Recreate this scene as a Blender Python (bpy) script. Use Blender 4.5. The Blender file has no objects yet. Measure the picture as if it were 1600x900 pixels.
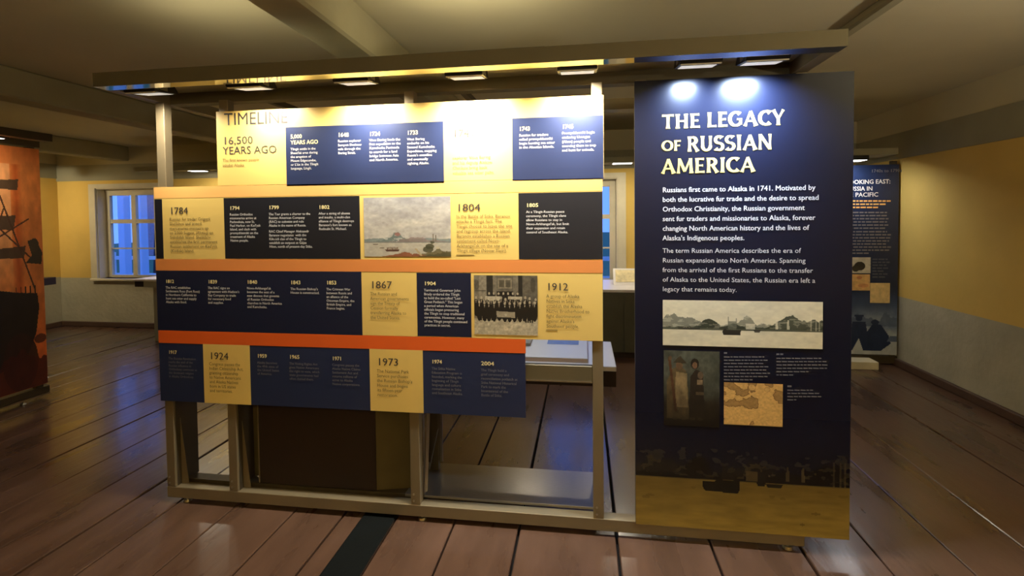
import bpy, bmesh, math, random
import numpy as np
from mathutils import Matrix, Vector

random.seed(4)
RNG = np.random.RandomState(7)
S = bpy.context.scene
COL = S.collection
PI = math.pi

# ------------------------------------------------------------------ camera
F_PX, YAW, PITCH, ROLL, CY, EYE = 776.3, math.radians(8.14), math.radians(1.763), math.radians(-0.5885), 361.9, 1.5
def cam_axes():
    cy, sy, cp, sp = math.cos(YAW), math.sin(YAW), math.cos(PITCH), math.sin(PITCH)
    fwd = Vector((-sy*cp, cy*cp, -sp)); right = Vector((cy, sy, 0)); up = right.cross(fwd)
    cr, sr = math.cos(ROLL), math.sin(ROLL)
    return cr*right + sr*up, -sr*right + cr*up, fwd
AR, AU, AW = cam_axes()
cam_d = bpy.data.cameras.new('camera'); cam = bpy.data.objects.new('camera', cam_d); COL.objects.link(cam)
cam_d.sensor_fit = 'HORIZONTAL'; cam_d.sensor_width = 36; cam_d.lens = 36*F_PX/1600
cam_d.shift_y = -(450-CY)/1600; cam_d.clip_start = 0.05; cam_d.clip_end = 200
m = Matrix.Identity(4)
for i in range(3):
    m[i][0] = AR[i]; m[i][1] = AU[i]; m[i][2] = -AW[i]
m.translation = Vector((0, 0, EYE)); cam.matrix_world = m
S.camera = cam

# ------------------------------------------------------------------ world, exposure
S.view_settings.view_transform = 'Standard'; S.view_settings.look = 'None'
S.view_settings.gamma = 1; S.view_settings.use_curve_mapping = False
S.view_settings.exposure = 0.0
w = bpy.data.worlds.new('dusk'); S.world = w; w.use_nodes = True
wn = w.node_tree.nodes; wl = w.node_tree.links
bg = wn['Background']; bg.inputs['Strength'].default_value = 2.3
wtc = wn.new('ShaderNodeTexCoord'); wsep = wn.new('ShaderNodeSeparateXYZ'); wr = wn.new('ShaderNodeValToRGB')
wl.new(wtc.outputs['Generated'], wsep.inputs[0]); wl.new(wsep.outputs['Z'], wr.inputs[0]); wl.new(wr.outputs[0], bg.inputs[0])
wr.color_ramp.elements[0].color = (0.12, 0.25, 0.80, 1); wr.color_ramp.elements[1].color = (0.07, 0.19, 0.75, 1)

LAMP_W = 10.0          # each floodlight of the main display
def area_lamp(name, loc, rot, sx, sy, power, color, spread=180, parent=None):
    d = bpy.data.lights.new(name, 'AREA'); d.shape = 'RECTANGLE'; d.size = sx; d.size_y = sy
    d.energy = power; d.color = color; d.spread = math.radians(spread)
    o = bpy.data.objects.new(name, d); COL.objects.link(o); o.location = loc; o.rotation_euler = rot
    if parent: o.parent = parent
    return o

# ------------------------------------------------------------------ helpers
def srgb(r, g, b):
    def f(c):
        c /= 255.0
        return c/12.92 if c <= 0.04045 else ((c+0.055)/1.055)**2.4
    return (f(r), f(g), f(b))
def at(px, py, X=None, Y=None, Z=None):
    """point of the place seen at pixel (px,py) on a known wall, board or floor plane"""
    d = AW + (px-800)/F_PX*AR - (py-CY)/F_PX*AU
    t = X/d.x if X is not None else (Y/d.y if Y is not None else (Z-EYE)/d.z)
    return Vector((0, 0, EYE)) + d*t

def mat(name, col, rough=0.6, metal=0.0, noise=0.0, nscale=8.0, bump=0.0, bscale=40.0, stretch=(1,1,1), coat=0.0, spec=0.5, rvar=0.0, col2=None):
    M = bpy.data.materials.new(name); M.use_nodes = True
    n = M.node_tree.nodes; l = M.node_tree.links; p = n['Principled BSDF']
    p.inputs['Base Color'].default_value = (*col, 1); p.inputs['Roughness'].default_value = rough
    p.inputs['Metallic'].default_value = metal; p.inputs['Coat Weight'].default_value = coat
    p.inputs['Specular IOR Level'].default_value = spec; p.inputs['Coat Roughness'].default_value = 0.16
    tc = n.new('ShaderNodeTexCoord'); mp = n.new('ShaderNodeMapping'); l.new(tc.outputs['Object'], mp.inputs[0])
    mp.inputs['Scale'].default_value = stretch
    if noise > 0 or col2 or rvar:
        t = n.new('ShaderNodeTexNoise'); t.inputs['Scale'].default_value = nscale; t.inputs['Detail'].default_value = 6
        l.new(mp.outputs[0], t.inputs['Vector'])
        r = n.new('ShaderNodeValToRGB'); l.new(t.outputs['Fac'], r.inputs[0])
        a = tuple(c*(1-noise) for c in col); b = col2 or tuple(min(1, c*(1+noise)) for c in col)
        r.color_ramp.elements[0].position = 0.3; r.color_ramp.elements[1].position = 0.7
        r.color_ramp.elements[0].color = (*a, 1); r.color_ramp.elements[1].color = (*b, 1)
        l.new(r.outputs[0], p.inputs['Base Color'])
        if rvar:
            mr = n.new('ShaderNodeMapRange'); l.new(t.outputs['Fac'], mr.inputs[0])
            mr.inputs[1].default_value = 0.3; mr.inputs[2].default_value = 0.7
            mr.inputs[3].default_value = max(0.02, rough-rvar); mr.inputs[4].default_value = rough+rvar
            l.new(mr.outputs[0], p.inputs['Roughness'])
    if bump > 0:
        t2 = n.new('ShaderNodeTexNoise'); t2.inputs['Scale'].default_value = bscale; t2.inputs['Detail'].default_value = 5
        l.new(mp.outputs[0], t2.inputs['Vector'])
        bp = n.new('ShaderNodeBump'); bp.inputs['Strength'].default_value = bump; bp.inputs['Distance'].default_value = 0.01
        l.new(t2.outputs['Fac'], bp.inputs['Height']); l.new(bp.outputs[0], p.inputs['Normal'])
    return M
def emis(name, col, strength):
    M = bpy.data.materials.new(name); M.use_nodes = True; p = M.node_tree.nodes['Principled BSDF']
    p.inputs['Base Color'].default_value = (*col, 1); p.inputs['Emission Color'].default_value = (*col, 1)
    p.inputs['Emission Strength'].default_value = strength; p.inputs['Roughness'].default_value = 0.3
    return M
def vcol_mat(name, rough=0.4):
    M = bpy.data.materials.new(name); M.use_nodes = True; n = M.node_tree.nodes
    a = n.new('ShaderNodeAttribute'); a.attribute_name = 'Col'
    M.node_tree.links.new(a.outputs['Color'], n['Principled BSDF'].inputs['Base Color'])
    n['Principled BSDF'].inputs['Roughness'].default_value = rough
    return M

class MB:
    """collects shapes for ONE mesh object"""
    def __init__(s): s.v = []; s.f = []
    def quad(s, pts):
        k = len(s.v); s.v += [tuple(p) for p in pts]; s.f.append(tuple(range(k, k+len(pts)))); return s
    def box(s, x0, x1, y0, y1, z0, z1, c=0.0):
        if x0 > x1: x0, x1 = x1, x0
        if y0 > y1: y0, y1 = y1, y0
        if z0 > z1: z0, z1 = z1, z0
        k = len(s.v)
        if c <= 0:
            s.v += [(x, y, z) for z in (z0, z1) for y in (y0, y1) for x in (x0, x1)]
            s.f += [tuple(k+i for i in q) for q in ((0,2,3,1), (4,5,7,6), (0,1,5,4), (2,6,7,3), (0,4,6,2), (1,3,7,5))]
            return s
        bm = bmesh.new(); bmesh.ops.create_cube(bm, size=1)
        for v in bm.verts:
            v.co = ((x0+x1)/2 + v.co.x*(x1-x0), (y0+y1)/2 + v.co.y*(y1-y0), (z0+z1)/2 + v.co.z*(z1-z0))
        bmesh.ops.bevel(bm, geom=list(bm.edges), offset=c, segments=1, affect='EDGES')
        bm.verts.index_update()
        s.v += [tuple(v.co) for v in bm.verts]; s.f += [tuple(k+v.index for v in f.verts) for f in bm.faces]
        bm.free(); return s
    def prism(s, pts, axis, a, b):
        """polygon in the plane across axis, extruded from a to b"""
        def P(u, v, t):
            return {'x': (t, u, v), 'y': (u, t, v), 'z': (u, v, t)}[axis]
        k = len(s.v); n = len(pts)
        s.v += [P(u, v, a) for u, v in pts] + [P(u, v, b) for u, v in pts]
        s.f += [tuple(k+i for i in range(n))[::-1], tuple(k+n+i for i in range(n))]
        s.f += [(k+i, k+(i+1) % n, k+n+(i+1) % n, k+n+i) for i in range(n)]
        return s
    def tube(s, p, q, r, n=10, r2=None):
        p = Vector(p); q = Vector(q); d = (q-p).normalized(); r2 = r if r2 is None else r2
        a = d.orthogonal().normalized(); b = d.cross(a); k = len(s.v)
        for c, rr in ((p, r), (q, r2)):
            for i in range(n):
                t = 2*PI*i/n; s.v.append(tuple(c + a*math.cos(t)*rr + b*math.sin(t)*rr))
        s.f += [(k+i, k+(i+1) % n, k+n+(i+1) % n, k+n+i) for i in range(n)]
        s.f += [tuple(k+i for i in range(n))[::-1], tuple(k+n+i for i in range(n))]
        return s
    def build(s, name, material, parent=None, kind=None, label=None, fix=True):
        me = bpy.data.meshes.new(name); me.from_pydata(s.v, [], s.f)
        if fix:
            bm = bmesh.new(); bm.from_mesh(me); bmesh.ops.recalc_face_normals(bm, faces=bm.faces); bm.to_mesh(me); bm.free()
        me.update(); me.materials.append(material)
        o = bpy.data.objects.new(name, me); COL.objects.link(o)
        if parent is not None:
            o.parent = parent
            if parent.type == 'EMPTY' or True:
                o.matrix_parent_inverse = parent_inv(parent)
        if kind: o['kind'] = kind
        if label: o['label'] = label
        return o
def world_loc(o):
    v = Vector(o.location)
    while o.parent: 
        o = o.parent; v = v  # parents carry an inverse, so locations are already world ones
    return v
INV = {}
def parent_inv(p):
    return INV.get(p.name, Matrix.Identity(4))
def thing(name, label, cat, loc=(0, 0, 0), group=None, kind=None):
    o = bpy.data.objects.new(name, None); COL.objects.link(o); o.location = loc; o.empty_display_size = 0.1
    if label: o['label'] = label; o['category'] = cat
    if group: o['group'] = group
    if kind: o['kind'] = kind
    INV[o.name] = Matrix.Translation(-Vector(loc))
    return o
def tag(o, label, cat, group=None):
    o['label'] = label; o['category'] = cat
    if group: o['group'] = group
    return o
def dup(root, delta, label=None):
    """a copy of a thing with copies of its parts and sub-parts"""
    def cp(o, par):
        c = o.copy(); COL.objects.link(c)
        if par is not None: c.parent = par
        for ch in kids.get(o.name, []): cp(ch, c)
        return c
    kids = {}
    for o in bpy.data.objects:
        if o.parent: kids.setdefault(o.parent.name, []).append(o)
    r = cp(root, None); r.location = Vector(root.location) + Vector(delta)
    if label: r['label'] = label
    return r

# ---- lettering -----------------------------------------------------------
_gly = {}
def line_mesh(txt, bold):
    key = (txt, bold)
    if key in _gly: return _gly[key]
    cu = bpy.data.curves.new('t', 'FONT'); cu.body = txt; cu.size = 1.0; cu.resolution_u = 2
    cu.dimensions = '2D'; cu.fill_mode = 'FRONT'
    ob = bpy.data.objects.new('t', cu); COL.objects.link(ob)
    me = bpy.data.meshes.new_from_object(ob)
    v0 = [tuple(v.co) for v in me.vertices]; f0 = [tuple(p.vertices) for p in me.polygons]; vs = []; fs = []
    offs = [(0, 0)] if bold <= 0.005 else ([(-bold, 0), (bold, 0)] if bold < .015 else [(-bold, -bold*.5), (0, bold*.5), (bold, -bold*.5)])
    for j, (ox, oy) in enumerate(offs):
        n = len(vs); vs += [(v[0]+ox, v[1]+oy, j*.00006) for v in v0]; fs += [tuple(n+a for a in f) for f in f0]
    bpy.data.objects.remove(ob); bpy.data.curves.remove(cu); bpy.data.meshes.remove(me)
    _gly[key] = (vs, fs); return vs, fs
CAP = 0.73   # cap height of the built-in font at size 1
def text(parent, name, lines, px, py, cap, sp, wpx, material, Y=2.304, bold=0.0, proud=0.0016, split=False):
    """flat print on a board in the plane Y; pixels are measured on the photograph, sizes follow on the board"""
    o0 = at(px, py, Y=Y); o1 = at(px+wpx, py, Y=Y); od = at(px, py+10, Y=Y)
    k = (o0.z-od.z)/10; h = cap*k; W = o1.x-o0.x
    data = [line_mesh(t, bold) for t in lines]
    wid = max([max([v[0] for v in d[0]] or [0.1]) for d in data]); sx = W/wid; sy = h/CAP
    mb = MB()
    for i, (vs, fs) in enumerate(data):
        if split and i: mb.build(name, material, parent, fix=False); mb = MB()
        n = len(mb.v); zb = o0.z - h - i*sp*k
        mb.v += [(o0.x+v[0]*sx, Y-proud-v[2], zb+v[1]*sy) for v in vs]
        mb.f += [tuple(n+a for a in f) for f in fs]
    return mb.build(name, material, parent, fix=False)

# flared display capitals for the panel title
def _strip(pts, ws):
    L = []; R = []
    for i, p in enumerate(pts):
        a = pts[max(0, i-1)]; b = pts[min(len(pts)-1, i+1)]
        dx, dy = b[0]-a[0], b[1]-a[1]; n = math.hypot(dx, dy) or 1; nx, ny = -dy/n, dx/n
        L.append((p[0]+nx*ws[i]/2, p[1]+ny*ws[i]/2)); R.append((p[0]-nx*ws[i]/2, p[1]-ny*ws[i]/2))
    return [(L[i], L[i+1], R[i+1], R[i]) for i in range(len(pts)-1)]
def st(x0, y0, x1, y1, w=0.2, fa=1.6, fb=1.6):
    fa = 1+(fa-1)*.75; fb = 1+(fb-1)*.75; w *= .88
    T = [0, .05, .14, .3, .5, .7, .86, .95, 1]; A = [fa, fa*.93, 1+(fa-1)*.25, 1, .96, 1, 1+(fb-1)*.25, fb*.93, fb]
    return _strip([(x0+(x1-x0)*t, y0+(y1-y0)*t) for t in T], [w*a for a in A])
def arc(cx, cy, rx, ry, a0, a1, w0=0.13, w1=0.21, n=22, fe=(1, 1)):
    P = []; Wd = []
    for i in range(n+1):
        t = i/n; a = math.radians(a0+(a1-a0)*t); P.append((cx+rx*math.cos(a), cy+ry*math.sin(a)))
        wd = w0+(w1-w0)*abs(math.cos(a))
        if t < .12: wd *= 1+(fe[0]-1)*(1-t/.12)
        if t > .88: wd *= 1+(fe[1]-1)*(t-.88)/.12
        Wd.append(wd)
    return _strip(P, Wd)
GL = {
 'T': (.72, lambda: st(.36, 0, .36, .95, .2, 1.7, 1.0)+st(0.02, .93, .7, .93, .15, 1.35, 1.35)),
 'H': (.82, lambda: st(.17, 0, .17, 1)+st(.65, 0, .65, 1)+st(.17, .5, .65, .5, .13, 1, 1)),
 'E': (.62, lambda: st(.17, 0, .17, 1)+st(.15, .935, .56, .93, .145, 1, 1.35)+st(.15, .5, .5, .5, .13, 1, 1.5)+st(.15, .065, .6, .07, .145, 1, 1.4)),
 'F': (.6, lambda: st(.17, 0, .17, 1)+st(.15, .935, .56, .93, .145, 1, 1.35)+st(.15, .5, .5, .5, .13, 1, 1.5)),
 'L': (.6, lambda: st(.17, 0, .17, 1)+st(.15, .065, .58, .07, .145, 1, 1.4)),
 'G': (.84, lambda: arc(.43, .5, .35, .44, 48, 312, fe=(1.5, 1))+st(.72, .12, .72, .5, .19, 1, 1.2)+st(.5, .47, .8, .47, .12, 1.2, 1.2)),
 'A': (.84, lambda: st(.09, 0, .42, .98, .14, 1.9, 1.0)+st(.74, 0, .41, .98, .21, 1.6, 1.0)+st(.22, .33, .62, .33, .12, 1, 1)),
 'C': (.74, lambda: arc(.43, .5, .35, .44, 48, 312, fe=(1.6, 1.5))),
 'Y': (.74, lambda: st(.37, 0, .37, .5, .2, 1.6, 1)+st(.37, .42, .08, 1, .2, 1, 1.5)+st(.37, .42, .66, 1, .14, 1, 1.7)),
 'O': (.88, lambda: arc(.44, .5, .36, .44, 0, 360)),
 'R': (.74, lambda: st(.17, 0, .17, 1)+arc(.34, .72, .22, .215, 90, -90)+st(.15, .935, .36, .935, .13, 1, 1)+st(.15, .505, .36, .505, .12, 1, 1)+st(.38, .5, .66, 0, .2, 1, 1.6)),
 'U': (.8, lambda: st(.17, .36, .17, 1, .2, 1, 1.6)+st(.64, .36, .64, 1, .17, 1, 1.6)+arc(.405, .36, .235, .3, 180, 360)),
 'S': (.62, lambda: arc(.31, .725, .21, .215, 35, 270, .13, .19, fe=(1.6, 1))+arc(.31, .275, .23, .225, 90, -145, .13, .19, fe=(1, 1.6))),
 'I': (.36, lambda: st(.18, 0, .18, 1)),
 'N': (.86, lambda: st(.14, 0, .14, 1, .15)+st(.71, 0, .71, 1, .15)+st(.14, .97, .71, .03, .21, 1.1, 1)),
 'M': (1.0, lambda: st(.12, 0, .18, 1, .14, 1.8, 1.3)+st(.88, 0, .82, 1, .2, 1.6, 1.2)+st(.18, .97, .5, .12, .2, 1, 1)+st(.82, .97, .5, .12, .13, 1, 1)),
 ' ': (.34, lambda: []),
}
def title(parent, name, txt, px, py, cap, wpx, material, Y=2.304):
    o0 = at(px, py, Y=Y); o1 = at(px+wpx, py, Y=Y); od = at(px, py+10, Y=Y); k = (o0.z-od.z)/10; h = cap*k
    W = o1.x-o0.x; tot = sum(GL[c][0]+.04 for c in txt); sx = W/tot; x = 0; mb = MB()
    for c in txt:
        for jq, q in enumerate(GL[c][1]()):
            mb.quad([(o0.x+(x+u)*sx, Y-.0018-.00001*(jq % 40), o0.z-h+v*h) for u, v in q])
        x += GL[c][0]+.04
    return mb.build(name, material, parent, fix=False)

# ---- flat printed pictures, painted into vertex colours --------------------
def vnoise(U, V, sc, seed=0, octv=4, sxy=(1, 1)):
    out = np.zeros_like(U); amp = 1; tot = 0
    for o in range(octv):
        r = np.random.RandomState(seed*13+o); G = r.rand(67, 67)
        x = U*sc*sxy[0]*2**o; y = V*sc*sxy[1]*2**o; xi = np.floor(x).astype(int); yi = np.floor(y).astype(int)
        fx = x-xi; fy = y-yi; fx = fx*fx*(3-2*fx); fy = fy*fy*(3-2*fy)
        g = lambda a, b: G[a % 67, b % 67]
        out += amp*((g(xi, yi)*(1-fx)+g(xi+1, yi)*fx)*(1-fy)+(g(xi, yi+1)*(1-fx)+g(xi+1, yi+1)*fx)*fy)
        tot += amp; amp *= .5
    return out/tot
class Pic:
    """u to the right 0..1, v upward 0..1, colours in 0..255"""
    def __init__(s, nx, ny, c):
        s.nx, s.ny = nx, ny; s.U, s.V = np.meshgrid((np.arange(nx)+.5)/nx, (np.arange(ny)+.5)/ny)
        s.a = np.ones((ny, nx, 3))*np.array(c, float)
    def mix(s, m, c, al=1.0):
        m = (m.astype(float) if m.dtype == bool else m)*al; s.a = s.a*(1-m[..., None])+np.array(c, float)*m[..., None]
    def ell(s, u, v, ru, rv, c, al=1.0): s.mix(((s.U-u)/ru)**2+((s.V-v)/rv)**2 < 1, c, al)
    def rect(s, u0, u1, v0, v1, c, al=1.0): s.mix((s.U >= u0) & (s.U <= u1) & (s.V >= v0) & (s.V <= v1), c, al)
    def poly(s, P, c, al=1.0):
        ins = np.zeros(s.U.shape, bool); n = len(P)
        for i in range(n):
            x0, y0 = P[i]; x1, y1 = P[(i+1) % n]
            if y0 == y1: continue
            hit = ((y0 > s.V) != (y1 > s.V)) & (s.U < (x1-x0)*(s.V-y0)/(y1-y0)+x0)
            ins ^= hit
        s.mix(ins, c, al); return ins
    def line(s, u0, v0, u1, v1, wd, c, al=1.0, asp=1.0):
        du, dv = (u1-u0)*asp, v1-v0; L = math.hypot(du, dv) or 1
        t = np.clip((((s.U-u0)*asp)*du+(s.V-v0)*dv)/L**2, 0, 1)
        s.mix(np.hypot((s.U-u0)*asp-t*du, s.V-v0-t*dv) < wd, c, al)
    def noise(s, sc, amt, seed=0, sxy=(1, 1)):
        s.a *= (1+amt*(vnoise(s.U, s.V, sc, seed, 4, sxy)*2-1))[..., None]
    def ridge(s, base, amp, sc, seed, c, al=1.0, env=None, lo=0.0):
        h = base+amp*vnoise(s.U, s.U*0, sc, seed, 5)
        if env is not None: h = base+(h-base)*env(s.U)
        m = (s.V < h) & (s.V > lo); s.mix(m, c, al); return m
    def build(s, name, parent, P00, P10, P01, material, label=None):
        """P00 lower left corner, P10 lower right, P01 upper left"""
        nx, ny = s.nx, s.ny; P00, P10, P01 = map(np.array, (P00, P10, P01))
        gu, gv = np.meshgrid(np.arange(nx+1)/nx, np.arange(ny+1)/ny)
        co = P00+(P10-P00)*gu.reshape(-1, 1)+(P01-P00)*gv.reshape(-1, 1)
        I, J = np.meshgrid(np.arange(nx), np.arange(ny)); b = (J*(nx+1)+I).reshape(-1)
        fs = np.stack([b, b+1, b+nx+2, b+nx+1], 1)
        me = bpy.data.meshes.new(name)
        me.vertices.add(len(co)); me.vertices.foreach_set('co', co.astype(np.float32).ravel())
        me.loops.add(fs.size); me.loops.foreach_set('vertex_index', fs.ravel().astype(np.int32))
        me.polygons.add(len(fs)); me.polygons.foreach_set('loop_start', np.arange(0, fs.size, 4, dtype=np.int32))
        me.update(calc_edges=True)
        a = np.clip(s.a, 0, 255)/255; lin = np.where(a <= .04045, a/12.92, ((a+.055)/1.055)**2.4).reshape(-1, 3)
        cl = np.ones((fs.size, 4), np.float32); cl[:, :3] = np.repeat(lin, 4, 0)
        at_ = me.color_attributes.new('Col', 'FLOAT_COLOR', 'CORNER'); at_.data.foreach_set('color', cl.ravel())
        me.materials.append(material)
        o = bpy.data.objects.new(name, me); COL.objects.link(o); o.parent = parent; o.matrix_parent_inverse = parent_inv(parent)
        if label: o['label'] = label
        return o
def on_board(px0, py0, px1, py1, Y=2.304, proud=.0014):
    a = at(px0, py0, Y=Y); b = at(px1, py1, Y=Y); y = Y-proud
    return (a.x, y, b.z), (b.x, y, b.z), (a.x, y, a.z)

# ------------------------------------------------------------------ materials
M_plank = mat('painted plank', srgb(84, 61, 46), .31, noise=.2, nscale=3.0, bump=.35, bscale=7, stretch=(2.2, .5, 1), rvar=.09, coat=.5, col2=srgb(95, 69, 52))
# coat and specular are lower in front of the display, higher behind it
_pn = M_plank.node_tree.nodes; _pl = M_plank.node_tree.links; _pp = _pn['Principled BSDF']
_tc = _pn.new('ShaderNodeTexCoord'); _sx = _pn.new('ShaderNodeSeparateXYZ'); _pl.new(_tc.outputs['Object'], _sx.inputs[0])
_nz = _pn.new('ShaderNodeTexNoise'); _nz.inputs['Scale'].default_value = 3; _ad = _pn.new('ShaderNodeMath'); _ad.operation = 'ADD'
_pl.new(_sx.outputs['Y'], _ad.inputs[0]); _pl.new(_nz.outputs['Fac'], _ad.inputs[1])
_mr = _pn.new('ShaderNodeMapRange'); _mr.inputs[1].default_value = 2.45; _mr.inputs[2].default_value = 3.05; _mr.inputs[3].default_value = .05; _mr.inputs[4].default_value = .55
_pl.new(_ad.outputs[0], _mr.inputs[0]); _pl.new(_mr.outputs[0], _pp.inputs['Coat Weight'])
_m2 = _pn.new('ShaderNodeMapRange'); _m2.inputs[1].default_value = 2.45; _m2.inputs[2].default_value = 3.05; _m2.inputs[3].default_value = .25; _m2.inputs[4].default_value = .5
_pl.new(_ad.outputs[0], _m2.inputs[0]); _pl.new(_m2.outputs[0], _pp.inputs['Specular IOR Level'])
M_gap = mat('dark under floor', srgb(18, 13, 10), .9)
M_yellow = mat('yellow limewash', srgb(218, 184, 96), .85, noise=.07, nscale=2.5, bump=.35, bscale=9)
M_grey = mat('grey limewash', srgb(176, 170, 146), .85, noise=.10, nscale=4, bump=.5, bscale=22)
M_plate = mat('grey painted log', srgb(150, 146, 122), .8, noise=.08, nscale=3, bump=.3, bscale=8)
M_ceil = mat('ceiling paint', srgb(192, 182, 148), .9, noise=.05, nscale=1.5, bump=.15, bscale=5)
M_beam = mat('beam paint', srgb(150, 142, 112), .8, noise=.08, nscale=4, bump=.25, bscale=10)
M_base = mat('brown baseboard', srgb(84, 62, 48), .6, noise=.15, nscale=6)
M_trim = mat('window trim paint', srgb(206, 196, 166), .6, noise=.05)
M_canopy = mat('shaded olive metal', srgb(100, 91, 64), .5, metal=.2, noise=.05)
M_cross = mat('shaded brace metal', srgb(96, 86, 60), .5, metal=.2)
M_alu = mat('beige aluminium', srgb(130, 116, 88), .42, metal=.35, noise=.05, nscale=6)
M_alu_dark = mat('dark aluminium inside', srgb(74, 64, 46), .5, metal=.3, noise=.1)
M_mirror = mat('polished flange', srgb(214, 206, 180), .07, metal=1.0)
M_brush = mat('brushed metal shelf', srgb(150, 146, 140), .28, metal=.9, noise=.06, nscale=30, stretch=(1, 12, 1))
M_bolt = mat('zinc bolt', srgb(190, 186, 170), .3, metal=1.0)
M_black = mat('black lamp housing', srgb(24, 22, 18), .45)
M_darkpanel = mat('dark brown hardboard', srgb(40, 26, 16), .6, noise=.15, nscale=5)
M_olive = mat('olive panel', srgb(90, 78, 40), .6, noise=.1)
M_cream = mat('cream print', srgb(226, 194, 108), .42)
M_navy = mat('navy print', srgb(36, 46, 78), .38)
M_navy3 = mat('deep navy print', srgb(22, 29, 54), .38)
M_char = mat('charcoal print', srgb(22, 23, 30), .42)
M_tan = mat('tan stripe print', srgb(238, 182, 104), .42)
M_orange = mat('orange stripe print', srgb(218, 136, 70), .42)
M_rust = mat('rust stripe print', srgb(222, 96, 34), .42)
M_edge = mat('board edge', srgb(170, 150, 110), .6)
M_tcream = mat('cream lettering', srgb(242, 226, 164), .45)
M_twhite = mat('white lettering', srgb(214, 212, 208), .45)
M_tgrey = mat('grey lettering', srgb(112, 112, 118), .45)
M_tdark = mat('dark lettering', srgb(62, 56, 54), .45)
M_tbrown = mat('brown lettering', srgb(106, 86, 50), .45)
M_tgold = mat('golden lettering', srgb(248, 210, 104), .4)
M_tape = mat('black rubber cover', srgb(8, 11, 8), .85, spec=.15, bump=.2, bscale=90)
M_legacy = mat('legacy panel print', srgb(14, 19, 38), .30, spec=.4)
M_print = vcol_mat('printed picture', .42)
M_printg = vcol_mat('printed panel', .24)
M_white = mat('white laminate', srgb(232, 226, 220), .35)
M_counter = mat('grey green counter front', srgb(84, 82, 66), .6, noise=.08)
M_glass = bpy.data.materials.new('window glass'); M_glass.use_nodes = True
_n = M_glass.node_tree.nodes; _l = M_glass.node_tree.links
_t = _n.new('ShaderNodeBsdfTransparent'); _g = _n.new('ShaderNodeBsdfGlossy'); _g.inputs['Roughness'].default_value = .03
_m = _n.new('ShaderNodeMixShader'); _f = _n.new('ShaderNodeFresnel'); _f.inputs['IOR'].default_value = 1.45
_t.inputs['Color'].default_value = (.86, .92, 1, 1)
_b = _n.new('ShaderNodeNewGeometry'); _s = _n.new('ShaderNodeMath'); _s.operation = 'SUBTRACT'; _s.inputs[0].default_value = 1
_k = _n.new('ShaderNodeMath'); _k.operation = 'MULTIPLY'; _l.new(_b.outputs['Backfacing'], _s.inputs[1]); _l.new(_s.outputs[0], _k.inputs[0]); _l.new(_f.outputs[0], _k.inputs[1])
_l.new(_k.outputs[0], _m.inputs[0]); _l.new(_t.outputs[0], _m.inputs[1]); _l.new(_g.outputs[0], _m.inputs[2])
_l.new(_m.outputs[0], _n['Material Output'].inputs['Surface'])

# ------------------------------------------------------------------ room shell
XL, XR, YF, YB, ZC = -7.4, 3.05, -3.0, 6.1, 2.52
WT = .18        # wall thickness
floor = MB().box(XL-WT, XR+WT, YF-WT, YB+WT, -.12, -.034).build('floor', M_gap, kind='structure')
seams = [-7.4, -7.02, -6.62, -6.25, -5.86, -5.47, -5.1, -4.72, -4.33, -3.93, -3.62, -3.33, -2.98, -2.66, -2.40, -2.14, -1.81, -1.475, -1.21, -.93, -.635, -.312, .147, .568, .96, 1.27, 1.60, 1.94, 2.38, 2.72, 3.05]
for a, b in zip(seams[:-1], seams[1:]):
    dz = random.uniform(-.0035, .002); g = random.choice((.003, .004, .006))
    if -.7 < a < 1 or abs(a+1.21) < .02: g = .006
    MB().box(a+g, b-g, YF, YB, -.033, dz, .004).build('plank', M_plank, floor)

ceiling = MB().box(XL-WT, XR+WT, YF-WT, YB+WT, ZC, ZC+.15).build('ceiling', M_ceil, kind='structure')
for bx_, bw_, bd_ in ((-6.42, .2, .2), (-3.92, .2, .2), (-1.25, .2, .2), (1.40, .07, .05)):
    MB().box(bx_, bx_+bw_, YF, YB, ZC-bd_, ZC+.0, .012).build('beam', M_beam, ceiling)

def wall_bands(x0, x1, y0, y1, name, zs=((0, .69), (.69, 2.06), (2.06, 2.28), (2.28, 2.52)), holes=None, along='x'):
    """a wall: lower grey limewash, yellow limewash, grey log plate and top log, each band with its own depth"""
    mats = (M_grey, M_yellow, M_plate, M_ceil); w_ = None
    for i, ((z0, z1), mt) in enumerate(zip(zs, mats)):
        mb = MB(); off = (0, 0, -.012, -.004)[i]
        segs = [(z0, z1, None)]
        if along == 'x':
            xs = [x0]; 
            if holes:
                for h in holes:
                    hz0, hz1 = max(z0, h[2]), min(z1, h[3])
                    mb.box(xs[-1], h[0], y0+off, y1, z0, z1)
                    if hz1 > hz0:
                        if hz0 > z0: mb.box(h[0], h[1], y0+off, y1, z0, hz0)
                        if hz1 < z1: mb.box(h[0], h[1], y0+off, y1, hz1, z1)
                    else: mb.box(h[0], h[1], y0+off, y1, z0, z1)
                    xs.append(h[1])
            mb.box(xs[-1], x1, y0+off, y1, z0, z1)
        else:
            s_ = -1 if x0 < 0 else 1
            if s_ > 0: mb.box(x0+off, x1, y0, y1, z0, z1)
            else: mb.box(x0, x1-off, y0, y1, z0, z1)
        if w_ is None: w_ = mb.build(name, mt, kind='structure')
        else: mb.build(('', 'yellow_band', 'wall_plate', 'top_log')[i], mt, w_)
    return w_
W1 = (-6.77, -5.84, .685, 1.95)     # window openings: x0, x1, z0, z1
W2 = (-.52, .41, .685, 1.95)
wall_back = wall_bands(XL-WT, XR+WT, YB, YB+WT, 'wall_back', holes=(W1, W2))
wall_right = wall_bands(XR, XR+WT, YF, YB, 'wall_right', zs=((0, .68), (.68, 2.02), (2.02, 2.27), (2.27, 2.52)), along='y')
wall_left = wall_bands(XL-WT, XL, YF, YB, 'wall_left', zs=((0, .70), (.70, 2.1), (2.1, 2.3), (2.3, 2.52)), along='y')
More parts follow.
